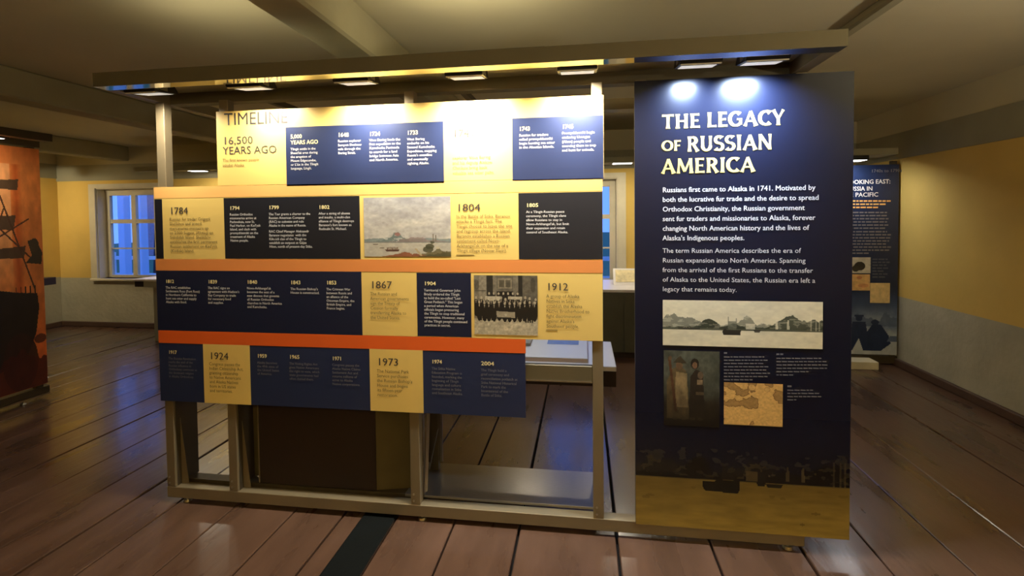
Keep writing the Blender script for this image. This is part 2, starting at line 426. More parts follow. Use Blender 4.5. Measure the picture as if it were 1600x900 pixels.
MB().box(XL-WT, XR+WT, YF-WT, YF, 0, ZC).build('wall_front', M_yellow, kind='structure')
MB().box(XL, XR, YB-.03, YB, 0, .07, .006).build('baseboard_back', M_base, kind='structure')
MB().box(XR-.035, XR, YF, YB-.03, 0, .07, .006).build('baseboard_right', M_base, kind='structure')
MB().box(XL, XL+.03, YF, YB-.03, 0, .07, .006).build('baseboard_left', M_base, kind='structure')

def window(n, W):
    x0, x1, z0, z1 = W; ys = YB+.115
    root = thing('window_%d' % n, None, None, ((x0+x1)/2, YB, z0), kind='structure')
    cs = MB()
    cs.box(x0-.1, x0, YB-.025, YB, z0, z1+.06).box(x1, x1+.1, YB-.025, YB, z0, z1+.06).box(x0, x1, YB-.025, YB, z1, z1+.06)
    cs.build('casing', M_trim, root)
    rv = MB().box(x0, x0+.012, YB, YB+WT, z0, z1).box(x1-.012, x1, YB, YB+WT, z0, z1).box(x0+.012, x1-.012, YB, YB+WT, z1-.012, z1)
    rv.build('reveal', M_trim, root)
    MB().box(x0-.1, x1+.1, YB-.05, YB+WT, z0-.03, z0, .004).build('sill', M_trim, root)
    f = MB(); t = .075; zt = z1-.012
    f.box(x0+.012, x0+.012+t, ys, ys+.05, z0, zt, .003).box(x1-.012-t, x1-.012, ys, ys+.05, z0, zt, .003)
    f.box(x0+.012+t, x1-.012-t, ys, ys+.05, z0, z0+.035).box(x0+.012+t, x1-.012-t, ys, ys+.05, zt-.085, zt)
    sash = f.build('sash', M_trim, root)
    gx0, gx1, gz0, gz1 = x0+.012+t, x1-.012-t, z0+.035, zt-.085; xm = (gx0+gx1)/2
    MB().box(xm-.035, xm+.035, ys+.003, ys+.047, gz0, gz1).build('mullion', M_trim, sash)
    H = gz1-gz0; r1 = gz0+H*.335; r2 = gz0+H*.675
    for a, b in ((gx0, xm-.035), (xm+.035, gx1)):
        MB().box(a, b, ys+.006, ys+.044, r2-.028, r2+.028).build('transom', M_trim, sash)
        MB().box(a, b, ys+.01, ys+.04, r1-.009, r1+.009).build('glazing_bar', M_trim, sash)
        for c, d in ((gz0, r1-.009), (r1+.009, r2-.028), (r2+.028, gz1)):
            MB().box(a, b, ys+.022, ys+.026, c, d).build('pane', M_glass, sash)
window(1, W1); window(2, W2)

# ------------------------------------------------------------------ outside, seen through the panes
gr = MB().box(-40, 25, YB+WT, 60, -.6, -.5).build('lawn', mat('lawn', srgb(70, 110, 60), .9, noise=.3), kind='structure')
hb = thing('neighbour_house', 'brown timber house beyond the left window', 'house', (-21, 27, -.5))
M_hw = mat('brown siding', srgb(176, 150, 156), .8, noise=.1)
MB().box(-24.6, -18, 25, 30, -.5, 3.6).build('wall', M_hw, hb)
MB().prism([(-25.0, 3.6), (-17.6, 3.6), (-21.3, 6)], 'y', 24.7, 30.3).build('roof', mat('roof', srgb(60, 60, 70), .8), hb)
for x in (-23.9, -21.0): MB().box(x, x+1.2, 24.95, 24.9995, .6, 1.9).build('window', M_white, hb)
for i, (x, y) in enumerate(((-9.72, 9.2), (-8.72, 8.6))):
    o = MB().box(x, x+.16, y, y+.16, -.5, 3.4, .01).build('porch_post', mat('white paint post', srgb(210, 215, 225), .6))
    tag(o, ('white porch post outside the left window, farther out', 'white porch post outside the left window, nearer the glass')[i], 'post', 'porch posts')
tr = thing('garden_tree', 'bare dark tree on the lawn beyond the windows', 'tree', (-12.4, 13, -.5))
tb = MB().tube((-12.4, 13, -.5), (-12.3, 13, 2.2), .16, 10, .1)
for a, b in (((-12.3, 13, 2.2), (-13.2, 13.1, 4.2)), ((-12.3, 13, 2.2), (-11.4, 12.9, 4.4)), ((-12.35, 13, 1.5), (-11.5, 13.4, 3)), ((-12.9, 13, 3.3), (-13.9, 12.7, 4.3))): tb.tube(a, b, .08, 8, .03)
tb.build('trunk', mat('bark', srgb(50, 44, 42), .9), tr)
fc = thing('garden_fence', 'low pale fence across the lawn beyond the windows', 'fence', (-10, 14, -.5))
for i in range(26): MB().box(-20+i*1.0, -19.86+i*1.0, 12, 12.1, -.5, .62).build('post', M_white, fc)
MB().box(-20, 5.2, 11.97, 12.0, .42, .52).build('rail', M_white, fc); MB().box(-20, 5.2, 11.97, 12.0, -.05, .05).build('rail', M_white, fc)

# ------------------------------------------------------------------ main display frame
FY = 2.312
frame = thing('exhibit_stand', 'tall beige metal display stand with canopy carrying the timeline boards', 'display stand', (-.6, 2.4, 0))
MB().box(-2.198, .962, 2.3105, 2.368, .026, .085, .003).build('bottom_rail', M_alu, frame)
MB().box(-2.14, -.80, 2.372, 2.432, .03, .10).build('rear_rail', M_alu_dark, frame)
posts = [(-2.195, -2.146), (-1.832, -1.783), (-.848, -.800), (.040, .089), (.236, .284), (.910, .958)]
for i, (a, b) in enumerate(posts):
    p = MB().box(a, b, 2.311, 2.36, .0855, 2.106, .002).build('post', M_alu, frame)
    for z in (.105, .125 + .012):
        MB().tube(((a+b)/2-.008, 2.3108, z), ((a+b)/2-.008, 2.3072, z), .005, 8).build('bolt', M_bolt, p)
for i in (0, 1):
    b = posts[i][1]
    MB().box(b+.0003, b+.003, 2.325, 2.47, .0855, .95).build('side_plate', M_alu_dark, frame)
    MB().prism([(b+.0035, .086), (b+.045, .086), (b+.0035, .44)], 'y', 2.35, 2.353).build('gusset', M_alu, frame)
# third bay: open V braces, rear posts, shelf
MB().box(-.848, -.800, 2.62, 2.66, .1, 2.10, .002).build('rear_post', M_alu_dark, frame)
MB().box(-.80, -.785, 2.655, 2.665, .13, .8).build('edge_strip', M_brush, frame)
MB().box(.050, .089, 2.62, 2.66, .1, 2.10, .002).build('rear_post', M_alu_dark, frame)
MB().box(.910, .958, 2.62, 2.66, .1, 2.10, .002).build('rear_post', M_alu_dark, frame)
def strap(p, q, wv):
    p, q = Vector(p), Vector(q); mb = MB(); d = Vector(wv)
    n = (q-p).cross(d).normalized()*.0015
    pts = [p-d/2, p+d/2, q+d/2, q-d/2]
    k = [tuple(a+n) for a in pts]+[tuple(a-n) for a in pts]
    mb.v = k; mb.f = [(0, 1, 2, 3), (7, 6, 5, 4), (0, 4, 5, 1), (1, 5, 6, 2), (2, 6, 7, 3), (3, 7, 4, 0)]
    return mb
strap((-.797, 2.372, .1), (-.797, 2.372, .75), (0.0, .02, 0)).build('brace', M_brush, frame)
strap((-.79, 2.37, .12), (-.79, 2.47, .75), (0.012, .012, 0)).build('brace', M_brush, frame)
strap((-.792, 2.44, .2), (-.792, 2.6, .34), (0.004, .006, .006)).build('brace', M_brush, frame)
MB().box(-.9, .05, 2.369, 2.70, .088, .102, .002).build('shelf', M_brush, frame)
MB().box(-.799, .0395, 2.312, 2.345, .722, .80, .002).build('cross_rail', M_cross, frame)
MB().box(-.27, .0395, 2.309, 2.3115, .722, .728).build('rail_lip', M_bolt, frame)
bp_ = MB().box(-1.70, -1.055, 2.375, 2.395, .104, 1.95).build('back_panel', M_darkpanel, frame)
MB().box(-1.776, -1.70, 2.435, 2.445, .104, 1.95).build('side_panel', M_olive, frame)
MB().prism([(-1.054, 2.38), (-.862, 2.43), (-.862, 2.44), (-1.054, 2.39)], 'z', .104, 1.95).build('side_panel', M_olive, frame)
MB().box(-1.706, -1.701, 2.371, 2.374, .104, 1.9).build('seam_strip', M_alu, frame)
# levelling feet
for x in (-2.1, -.8, .9):
    f = MB().tube((x, 2.337, 0), (x, 2.337, .012), .022, 14, .018).tube((x, 2.337, .012), (x, 2.337, .027), .007, 8).build('levelling_foot', M_bolt, frame)
# canopy
CZ = 2.108
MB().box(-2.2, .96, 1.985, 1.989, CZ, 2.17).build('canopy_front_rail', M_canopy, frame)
MB().box(-2.2, .96, 1.9895, 2.055, CZ, CZ+.003).build('canopy_flange', M_mirror, frame)
MB().box(-2.2, -2.155, 2.0555, 3.01, CZ, CZ+.055).build('canopy_side_rail', M_alu, frame)
MB().box(.905, .96, 2.0555, 3.01, CZ, CZ+.055).build('canopy_side_rail', M_alu, frame)
MB().box(-2.2, .96, 2.0, 2.43, 2.166, 2.172).build('canopy_plate', M_beam, frame)
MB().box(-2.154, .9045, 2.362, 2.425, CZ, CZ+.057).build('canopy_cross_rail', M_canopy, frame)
MB().box(-2.2, .96, 2.93, 3.02, CZ, 2.17).build('canopy_rear_rail', M_alu, frame)
for x in (-1.7, -.62, .36):
    MB().box(x, x+.03, 2.4255, 2.9295, 2.13, 2.16).build('canopy_strut', M_alu_dark, frame)

# floodlights under the canopy
def floodlight(x, label, color, power, tilt=24, sz=(.14, .075, 'RECTANGLE'), y=2.135, z=2.158):
    t = thing('floodlight', label, 'lamp', (x, y, z), 'floodlights under the canopy')
    hx = .082
    b = MB(); b.prism([(y-.055, z-.048), (y-.045, z-.056), (y+.078, z-.0385), (y+.085, z-.03), (y+.06, z-.002), (y-.04, z-.002)], 'x', x-hx, x+hx)
    b.build('housing', M_black, t)
    for s in (-1, 1): MB().box(x+s*hx-.002, x+s*hx+.002, y-.02, y+.02, z-.04, z+.007).build('bracket', M_bolt, t)
    g = MB().quad([(x-.07, y-.012, z-.0535), (x+.07, y-.012, z-.0535), (x+.07, y+.070, z-.0418), (x-.07, y+.070, z-.0418)]).build('lens', M_lens, t, fix=False)
    MB().box(x-.078, x+.078, y-.05, y-.043, z-.060, z-.0555).build('bezel', M_trim, t)
    a = area_lamp('lamp', (x, y+.03, z-.062), (math.radians(tilt), 0, 0), sz[0], sz[1], power, color, 135); a.data.shape = sz[2]
    a.parent = t; a.matrix_parent_inverse = parent_inv(t)
    return t
M_lens = emis('frosted lens', (1, .97, .88), .5)
warm = (1.0, .93, .80); cool = (.58, .74, 1.0)
for x, lab, c, pw in ((-2.06, 'black floodlight under the canopy, beside the left post', warm, LAMP_W*.5),
                      (-1.53, 'black floodlight above the TIMELINE heading', warm, LAMP_W*.42),
                      (-1.01, 'black floodlight above the 1724 column of the timeline', warm, LAMP_W*.75),
                      (-.50, 'black floodlight above the 1741 block, middle of the timeline top', warm, LAMP_W*1.35),
                      (-.02, 'black floodlight at the right end of the timeline board', warm, LAMP_W),
                      (.47, 'left one of the two black floodlights over the navy legacy panel', cool, LAMP_W*.7),
                      (.72, 'right one of the two black floodlights over the navy legacy panel', cool, LAMP_W*1.5)):
    floodlight(x, lab, c, pw, 24, (.14, .075, 'RECTANGLE') if x < .2 else ((.075, .024, 'ELLIPSE') if x < .6 else (.12, .04, 'ELLIPSE')))

# ------------------------------------------------------------------ timeline boards
TY = 2.304
def board(name, label, px0, py0, px1, py1, body_mat, z1=None, z0=None):
    a = at(px0, py0, Y=TY); b = at(px1, py1, Y=TY)
    za = a.z if z1 is None else z1; zb = b.z if z0 is None else z0
    t = thing(name, label, 'sign board', ((a.x+b.x)/2, TY, zb), 'timeline boards stacked in four rows')
    MB().box(a.x, b.x, TY, TY+.0065, zb, za, .0006).build('backing', body_mat, t)
    return t
def block(parent, px0, py0, px1, py1, material, name='colour_block', z1=None, z0=None, proud=.0007):
    a = at(px0, py0, Y=TY); b = at(px1, py1, Y=TY)
    za = a.z if z1 is None else z1; zb = b.z if z0 is None else z0
    return MB().box(a.x, b.x, TY-proud, TY-.0001, zb, za).build(name, material, parent)
def entry(parent, year, yx, yy, yc, yw, lines, bx, by, bc, bs, bw, dark=False, grey=False):
    if year: text(parent, 'year_heading', year if isinstance(year, list) else [year], yx, yy, yc, yc*1.5, yw, M_tdark if dark else M_tcream, bold=.006 if dark else .022)
    if lines: text(parent, 'caption_text', lines, bx, by, bc, bs, bw, M_tbrown if dark else (M_tgrey if grey else M_twhite), bold=.004 if dark else .012)

Z12, Z23, Z34, Z45 = 1.670, 1.295, .921, .547
r1 = board('timeline_board', 'topmost timeline board, cream headed TIMELINE, under bright lamps', 337.3, 175, 943, 148, M_cream, z1=2.046, z0=Z12+.0012)
block(r1, 446, 199, 694, 286, M_navy); block(r1, 800, 185, 943, 280, M_navy)
text(r1, 'heading', ['TIMELINE'], 350, 176, 20, 24, 99, M_tdark, bold=-.004)
text(r1, 'year_heading', ['16,500'], 348, 213.5, 12.5, 16, 47, M_tdark, bold=.004)
text(r1, 'year_heading', ['YEARS AGO'], 348, 229, 12.5, 16, 84, M_tdark, bold=.004)
text(r1, 'caption_text', ['The first known people', 'inhabit Alaska'], 348, 248, 5, 8, 57, M_tbrown, bold=.004)
text(r1, 'year_heading', ['5,000', 'YEARS AGO'], 454, 210, 6.5, 9.3, 43, M_tcream, bold=.022)
entry(r1, None, 0, 0, 0, 0, ['Tlingit settle in the', "Sheet'k\u00e1 area during", 'the eruption of', 'Mount Edgecumbe,', "or L'\u00fax in the Tlingit", 'language, Ling\u00edt.'], 454, 231, 4, 6.05, 43)
entry(r1, '1648', 528, 207.5, 6.5, 17, ['Russian explorer', 'Semyon Dezhnev', 'sails through the', 'Bering Strait.'], 528, 218.5, 4, 6.2, 37)
entry(r1, '1724', 577, 206, 6.5, 17, ['Vitus Bering leads the', 'first expedition to the', 'Kamchatka Peninsula', 'to search for a land', 'bridge between Asia', 'and North America.'], 577, 217, 4, 6.2, 49)
entry(r1, '1733', 636, 204, 6.5, 17, ['Vitus Bering', 'embarks on his', 'Second Kamchatka', 'Expedition, mapping', "Russia's coastline", 'and eventually', 'sighting Alaska.'], 636, 215.5, 4, 6.3, 46)
text(r1, 'year_heading', ['1741'], 707, 202, 12, 14, 32, M_tdark, bold=.004)
text(r1, 'caption_text', ['explorer Vitus Bering', 'and his deputy Aleksei', 'Chirikov bring back', 'valuable sea otter pelts.'], 707, 244, 5, 7.9, 65, M_tbrown, bold=.004)
entry(r1, '1743', 811, 198, 6.5, 17, ['Russian fur traders', 'called promyshlenniki', 'begin hunting sea otter', 'in the Aleutian Islands.'], 811, 209.5, 4, 6.3, 56)
entry(r1, '1745', 878, 194.5, 6.5, 18, ['Promyshlenniki begin', 'enslaving Unangan', '(Aleut) people and', 'coercing them to trap', 'and hunt fur animals.'], 878, 206, 4, 6.7, 53)

r2 = board('timeline_board', 'second timeline board from the top, tan stripe and harbour painting', 240.3, 292, 941.5, 406, M_cream, z1=Z12, z0=Z23+.0005)
block(r2, 240.3, 292, 941.5, 301, M_tan, 'stripe', z1=Z12, z0=1.612)
block(r2, 241.5, 311, 256, 404, M_char, z0=Z23+.004, z1=1.608); block(r2, 349.5, 309, 563.5, 404, M_char, z0=Z23+.004, z1=1.608); block(r2, 810, 302, 941.5, 404, M_char, z0=Z23+.004, z1=1.608)
entry(r2, '1784', 265, 323.5, 11, 28.5, ['Russian fur trader Grigorii', 'Shelikhov and armed', 'mercenaries massacre up', 'to 2,000 Sugpiat (Alutiiq) on', 'Sitkalidak Island. Shelikhov', 'establishes the first permanent', "Russian settlement on Kad'yak", '(Kodiak) Island.'], 265, 340, 5, 7.05, 74, True)
entry(r2, '1794', 359, 322, 6, 15.5, ['Russian Orthodox', 'missionaries arrive at', 'Pavlovskaia, now St.', "Paul Harbor, on Kad'yak", 'Island, and clash with', 'promyshlenniki on the', 'treatment of Alaska', 'Native people.'], 359, 333, 4, 5.8, 48)
entry(r2, '1799', 420, 321, 6, 16, ['The Tsar grants a charter to the', 'Russian American Company', '(RAC) to colonize and rule', 'Alaska in the name of Russia.'], 420, 332.5, 4, 5.9, 65)
entry(r2, None, 0, 0, 0, 0, ['RAC Chief Manager Aleksandr', 'Baranov negotiates  with the', 'Kiks.\u00e1di clan of the Tlingit to', 'establish an outpost at G\u00e1jaa', 'H\u00e9en, north of present-day Sitka.'], 420.5, 359.5, 4, 5.9, 67.5)
entry(r2, '1802', 498, 320.5, 6, 17, ['After a string of abuses', 'and insults, a multi-clan', 'alliance of Tlingit destroys', "Baranov's fort known as", 'Redoubt St. Michael.'], 498, 331.5, 4, 6, 55)
entry(r2, '1804', 713, 318, 12, 37.5, ['In the Battle of Sitka, Baranov', 'attacks a Tlingit fort. The', 'Tlingit choose to leave the site', 'and regroup across the island.', 'Baranov establishes a Russian', 'settlement called Novo-', "Arkhangel'sk on the site of a", 'Tlingit village (Noow Tlein).'], 713, 335.5, 5.3, 7.6, 87, True)
MB().box(at(713, 398, Y=TY).x, at(741, 398, Y=TY).x, TY-.0012, TY-.0006, at(713, 398.8, Y=TY).z, at(713, 398, Y=TY).z).build('credit_line', M_tbrown, r2)
entry(r2, '1805', 822, 317.5, 6, 19, ['At a Tlingit-Russian peace', 'ceremony, the Tlingit clans', 'allow Russians to stay in', "Novo-Arkhangel'sk, but limit", 'their expansion and retain', 'control of Southeast Alaska.'], 822, 329, 4, 6.35, 67)

r3 = board('timeline_board', 'third timeline board from the top, orange stripe and black and white group photograph', 243, 405, 942, 532, M_cream, z1=Z23, z0=Z34+.0005)
block(r3, 243, 405, 942, 424, M_orange, 'stripe', z1=Z23, z0=1.236)
block(r3, 244, 424, 566.5, 522, M_navy3, z1=1.236, z0=Z34+.0005); block(r3, 651, 424, 737, 527, M_navy3, z1=1.232, z0=Z34+.004)
entry(r3, '1812', 259, 436.5, 5.5, 13, ['The RAC establishes', 'Settlement Ross (Fort Ross)', 'in Northern California to', 'hunt sea otter and supply', 'Alaska with food.'], 259, 447, 4, 5.6, 53)
entry(r3, '1839', 325, 437, 5.8, 14.5, ['The RAC signs an', "agreement with Hudson's", 'Bay Company to trade', 'for necessary food', 'and supplies.'], 325, 447.5, 4, 5.7, 49)
entry(r3, '1840', 386, 437.3, 6, 16, ["Novo-Arkhangel'sk", 'becomes the seat of a', 'new diocese that governs', 'all Russian Orthodox', 'churches in North America', 'and Kamchatka.'], 386, 448, 4, 5.8, 54)
entry(r3, '1843', 454, 438, 6, 15.5, ["The Russian Bishop's", 'House is constructed.'], 454, 449, 4, 5.8, 45)
entry(r3, '1853', 510, 438.3, 6, 15.5, ['The Crimean War', 'between Russia and', 'an alliance of the', 'Ottoman Empire, the', 'British Empire, and', 'France begins.'], 510, 449.5, 4, 5.95, 43.5)
entry(r3, '1867', 578.5, 438.5, 12, 34, ['The Russian and', 'American governments', 'sign the Treaty of', 'Cession formally', 'transferring Alaska to', 'the United States.'], 578.5, 456, 5.2, 7.4, 60, True)
entry(r3, '1904', 662.5, 439.5, 6, 18.5, ['Territorial Governor John', 'Brady ordered the Tlingit', 'to hold the so-called "Last', 'Great Potlatch." This began', 'a period when American', 'officials began pressuring', 'the Tlingit to stop traditional', 'ceremonies. However, many', 'of the Tlingit people continued', 'practices in secret.'], 662.5, 451, 4.2, 6.05, 67)
entry(r3, '1912', 853.5, 441.5, 12, 34, ['A group of Alaska', 'Natives in Sitka', 'establish the Alaska', 'Native Brotherhood to', 'fight discrimination', "against Alaska's", 'Southeast people.'], 853.5, 459.5, 5.5, 7.8, 67, True)
MB().box(at(853.5, 515, Y=TY).x, at(871, 515, Y=TY).x, TY-.0012, TY-.0006, at(853.5, 515.8, Y=TY).z, at(853.5, 515, Y=TY).z).build('credit_line', M_tbrown, r3)

r4 = board('timeline_board', 'lowest and shortest timeline board, rust stripe and navy blocks, 1917 to 2004', 247.5, 516, 821.5, 654, M_navy, z1=Z34, z0=Z45)
block(r4, 247.5, 516, 821.5, 551, M_rust, 'stripe', z1=Z34, z0=.855)
block(r4, 317, 534, 392.5, 632, M_cream, z1=.855, z0=Z45); block(r4, 577, 534, 662, 646, M_cream, z1=.855, z0=Z45)
entry(r4, '1917', 263.5, 547, 5.5, 13, ['The Russian Revolution', 'marks the end of the', 'Russian influence in', 'Orthodoxy continues as', 'the dominant religion', 'in Alaska Orthodoxy.'], 263.5, 557.5, 3.8, 5.6, 44, grey=True)
entry(r4, '1924', 327, 549.5, 11.5, 30, ['Congress passes the', 'Indian Citizenship Act,', 'granting citizenship', 'to Native Americans', 'and Alaska Natives', 'born in US states', 'and territories.'], 327, 565.5, 5, 6.95, 53, True)
entry(r4, '1959', 402, 552.5, 6, 15, ['Alaska becomes', 'the 49th state of', 'the United States', 'of America.'], 402, 564, 4, 5.75, 34, grey=True)
entry(r4, '1965', 452, 554, 6, 16, ['The Voting Rights Act', 'gives Native Americans', 'the right to vote, which', 'state governments had', 'often denied them.'], 452, 565.5, 4, 5.9, 47, grey=True)
entry(r4, '1971', 519, 556.5, 6, 14, ['Congress passes the', 'Alaska Native Claims', 'Settlement Act and', 'returns millions of', 'acres to Alaska', 'Native corporations.'], 519, 567.5, 4, 5.95, 44, grey=True)
entry(r4, '1973', 589, 558.5, 12, 33, ['The National Park', 'Service purchases', "the Russian Bishop's", 'House and begins', 'its fifteen-year', 'restoration.'], 589, 576.5, 5.2, 7.4, 55, True)
entry(r4, '1974', 674.5, 561.5, 6, 16, ['The Sitka Native', 'Education Program is', 'founded, marking the', 'beginning of Tlingit', 'language and culture', 'revitalization in Sitka', 'and Southeast Alaska.'], 674.5, 573, 4.2, 6.35, 48, grey=True)
entry(r4, '2004', 751.5, 564, 6.5, 20.5, ['The Tlingit hold a', 'grief ceremony and', 'reconciliation potlatch at', 'Sitka National Historical', 'Park to mark the', 'bicentennial of the', 'Battle of Sitka.'], 751.5, 575.5, 4.3, 6.5, 57, grey=True)

# the harbour painting (a plain generic coast view)
p = Pic(170, 116, (188, 182, 172)); cl = vnoise(p.U, p.V, 4, 3, 5, (1, 1.8))
p.mix(np.clip((cl-.42)*3.2, 0, 1), (222, 214, 196)); p.mix(np.clip((.40-cl)*3, 0, 1), (160, 154, 150))
p.mix(np.clip((p.V-.55)*1.0, 0, .5), (176, 178, 184)); p.mix(np.clip(1-abs(p.V-.42)/.1, 0, 1)*.5, (214, 208, 192))
p.rect(0, 1, 0, .30, (196, 188, 168)); p.ridge(.28, .05, 9, 5, (128, 142, 138), .8, lo=.24)
hill = lambda c, wd: (lambda u: np.exp(-((u-c)/wd)**2))
p.ridge(.25, .26, 10, 8, (120, 132, 124), .95, env=hill(.36, .15), lo=.235); p.ridge(.25, .12, 16, 9, (150, 126, 118), .7, env=hill(.62, .2), lo=.24)
p.ell(.39, .375, .035, .03, (170, 110, 100), .8); p.mix((vnoise(p.U, p.V, 30, 4, 2) > .62) & (p.V < .36) & (p.V > .25) & (abs(p.U-.37) < .14), (206, 202, 190), .8)
p.ridge(.0, .30, 7, 11, (120, 110, 78), 1, env=lambda u: np.clip((u-.55)/.45, 0, 1)**.8)
p.ridge(.0, .20, 12, 12, (150, 92, 62), 1, env=hill(.5, .16)); p.ridge(.0, .16, 20, 13, (92, 84, 52), .9, env=lambda u: np.clip((u-.62)/.3, 0, 1))
for u, v, r in ((.76, .17, .05), (.79, .24, .025), (.74, .12, .06)): p.ell(u, v, r, r*.9, (70, 68, 44), .8)
p.poly([(.24, .12), (.41, .12), (.40, .085), (.26, .085)], (92, 62, 48)); 
for i in range(7): p.ell(.27+i*.02, .14, .006, .02, (110, 80, 66))
p.poly([(.1, .215), (.17, .215), (.16, .2), (.11, .2)], (120, 106, 92)); p.poly([(.17, .15), (.24, .155), (.23, .14), (.18, .14)], (128, 112, 96))
p.line(.8, .25, .8, .38, .004, (130, 116, 98)); p.line(.83, .25, .83, .36, .004, (130, 116, 98)); p.ell(.85, .15, .025, .02, (206, 192, 160)); p.line(.6, .13, .66, .02, .012, (190, 170, 130))
p.noise(26, .10, 6); p.a *= .84
p.build('harbour_painting', r2, *on_board(568, 309, 705, 401), M_print)

# the group photograph
p = Pic(150, 142, (112, 102, 84)); p.noise(5, .25, 2)
p.rect(0, 1, 0, .27, (166, 156, 130)); p.mix(np.clip((.27-p.V)*3, 0, .35), (190, 180, 152))
for a, b, c in ((0, .08, 108), (.08, .2, 128), (.2, .3, 44), (.3, .36, 112), (.36, .62, 96), (.62, .7, 112), (.7, .77, 40), (.77, 1, 92)): p.rect(a, b, .55, 1, (c, c*.93, c*.78))
p.rect(.38, .60, .78, .96, (130, 120, 98)); p.rect(.40, .48, .80, .92, (84, 78, 62)); p.rect(.5, .58, .80, .92, (84, 78, 62)); p.rect(.36, .62, .62, .73, (26, 22, 18))
p.line(.02, .74, .18, .74, .008, (70, 64, 52)); p.ell(.04, .84, .04, .09, (84, 78, 64)); p.ell(.93, .84, .04, .12, (70, 64, 52)); p.noise(22, .22, 3)
for j in range(7): 
    u = .24+.075*j; p.ell(u, .64, .028, .07, (40, 34, 28)); p.ell(u, .695, .015, .022, (170, 158, 132))
p.rect(.18, .44, .58, .645, (206, 196, 168), .85); p.rect(.54, .76, .60, .65, (198, 188, 160), .85); p.rect(.24, .32, .52, .6, (190, 180, 150), .7)
for row, (v, n, sh) in enumerate(((.575, 13, .04), (.5, 12, .08))):
    for j in range(n):
        u = sh+j*(.96-sh)/(n-1)+RNG.uniform(-.012, .012); vv = v+RNG.uniform(-.015, .02)
        p.ell(u, vv-.13, .045, .15, (26+row*3, 22+row*3, 18+row*2)); p.ell(u, vv+.035, .017, .026, (168, 156, 130)); p.poly([(u-.01, vv), (u+.01, vv), (u, vv-.05)], (170, 160, 136))
for j in range(7):
    for u in (.1+j*.035, .70+j*.035):
        p.rect(u, u+.02, .24-.03*(u > .8), .36, (30, 26, 20))
p.poly([(.35, .40), (.65, .385), (.65, .29), (.36, .30)], (150, 140, 116)); p.ell(.5, .34, .02, .02, (176, 166, 140)); p.poly([(.36, .30), (.65, .29), (.63, .265), (.36, .28)], (34, 30, 24))
p.noise(40, .12, 5)
p.build('group_photograph', r3, *on_board(740.5, 430, 840.5, 524.5), M_print)

# ------------------------------------------------------------------ legacy panel
LX0, LX1, LZ0, LZ1 = .232, 1.140, .076, 2.100
lp = thing('legacy_panel', 'tall navy panel headed THE LEGACY OF RUSSIAN AMERICA', 'sign panel', (.69, 2.304, .076))
MB().box(LX0, LX1, 2.3045, 2.3102, LZ0, LZ1, .0006).build('backing', M_legacy, lp)
def coast(p, base, scale, dark, mid, pale, boatc, seed):
    """an engraved coast: snowy range on the left, wooded hills, wharf, boats"""
    e = lambda c, wd: (lambda u: np.exp(-((u-c)/wd)**2))
    p.ridge(base, .42*scale, 14, seed, mid, .75, env=lambda u: np.clip(1-abs(u-.08)/.2, 0, 1)**.6, lo=base)
    p.ridge(base, .34*scale, 18, seed+1, mid, .45, env=lambda u: np.clip(1-abs(u-.28)/.16, 0, 1)**.6, lo=base)
    p.ridge(base, .5*scale, 5, seed+2, dark, .95, env=lambda u: np.clip(1-((u-.3)/.075)**2, 0, 1)**.7, lo=base)
    p.ridge(base, .34*scale, 20, seed+3, mid, .7, env=lambda u: np.clip(1-abs(u-.55)/.17, 0, 1)**.5, lo=base)
    p.ridge(base, .46*scale, 9, seed+4, dark, .85, env=lambda u: np.clip(1-((u-.9)/.26)**2, 0, 1)**.8, lo=base)
    p.ridge(base-.01, .26*scale, 10, seed+5, dark, .9, env=lambda u: np.clip(1-abs(u-.46)/.1, 0, 1)**.5, lo=base-.01)
    p.ridge(base-.02*scale, .10*scale, 24, seed+6, dark, .8, lo=base-.04*scale)
    p.mix((vnoise(p.U, p.V, 26, seed, 3) > .6) & (p.V > base) & (p.V < base+.4*scale) & (p.a.sum(2) < sum(pale)*.8), pale, .35)
    p.rect(.53, .585, base-.01, base+.11*scale, pale, .7); p.rect(.42, .47, base-.02, base+.16*scale, mid, .7)
    for u in (.72, .79): p.poly([(u-.008, base), (u+.01, base), (u+.006, base+.2*scale), (u-.004, base+.2*scale)], pale, .7)
    for u in (.93, .96, .98): p.line(u, base-.02, u, base+.3*scale, .004, pale, .5)
    p.poly([(.385, base-.03*scale), (.5, base-.03*scale), (.495, base-.14*scale), (.40, base-.15*scale)], boatc); p.ell(.40, base-.08*scale, .016, .07*scale, boatc)
    p.poly([(.575, base-.02*scale), (.625, base-.02*scale), (.615, base-.08*scale), (.585, base-.08*scale)], boatc, .8); p.rect(.1, .24, base-.03*scale, base-.005, boatc, .7)
    p.line(.42, base, .42, base+.25*scale, .003, mid, .6); p.line(.47, base, .47, base+.22*scale, .003, mid, .6)
# lower panorama, bleeding into the dark of the panel
p = Pic(240, 130, (14, 19, 38))
sky = np.clip((.86-p.V)/.5, 0, 1); p.mix(sky*.5, (34, 26, 17))
coast(p, .46, .62, (20, 18, 16), (38, 33, 25), (84, 72, 46), (16, 15, 12), 31)
wm = np.clip((.45-p.V)/.02, 0, 1)*(1-((p.a.sum(2) < 62) & (p.V > .3)).astype(float)*.9)
wc = np.stack([108+50*np.clip((.45-p.V)/.45, 0, 1), 88+43*np.clip((.45-p.V)/.45, 0, 1), 40+14*np.clip((.45-p.V)/.45, 0, 1)], -1)
p.a = p.a*(1-wm[..., None]*.92)+wc*wm[..., None]*.92
p.poly([(.325, .425), (.5, .425), (.5, .36), (.49, .33), (.34, .34), (.325, .37)], (20, 19, 15)); p.rect(0, .1, .44, .475, (18, 17, 14)); p.poly([(.62, .43), (.7, .43), (.69, .4), (.63, .4)], (34, 30, 20))
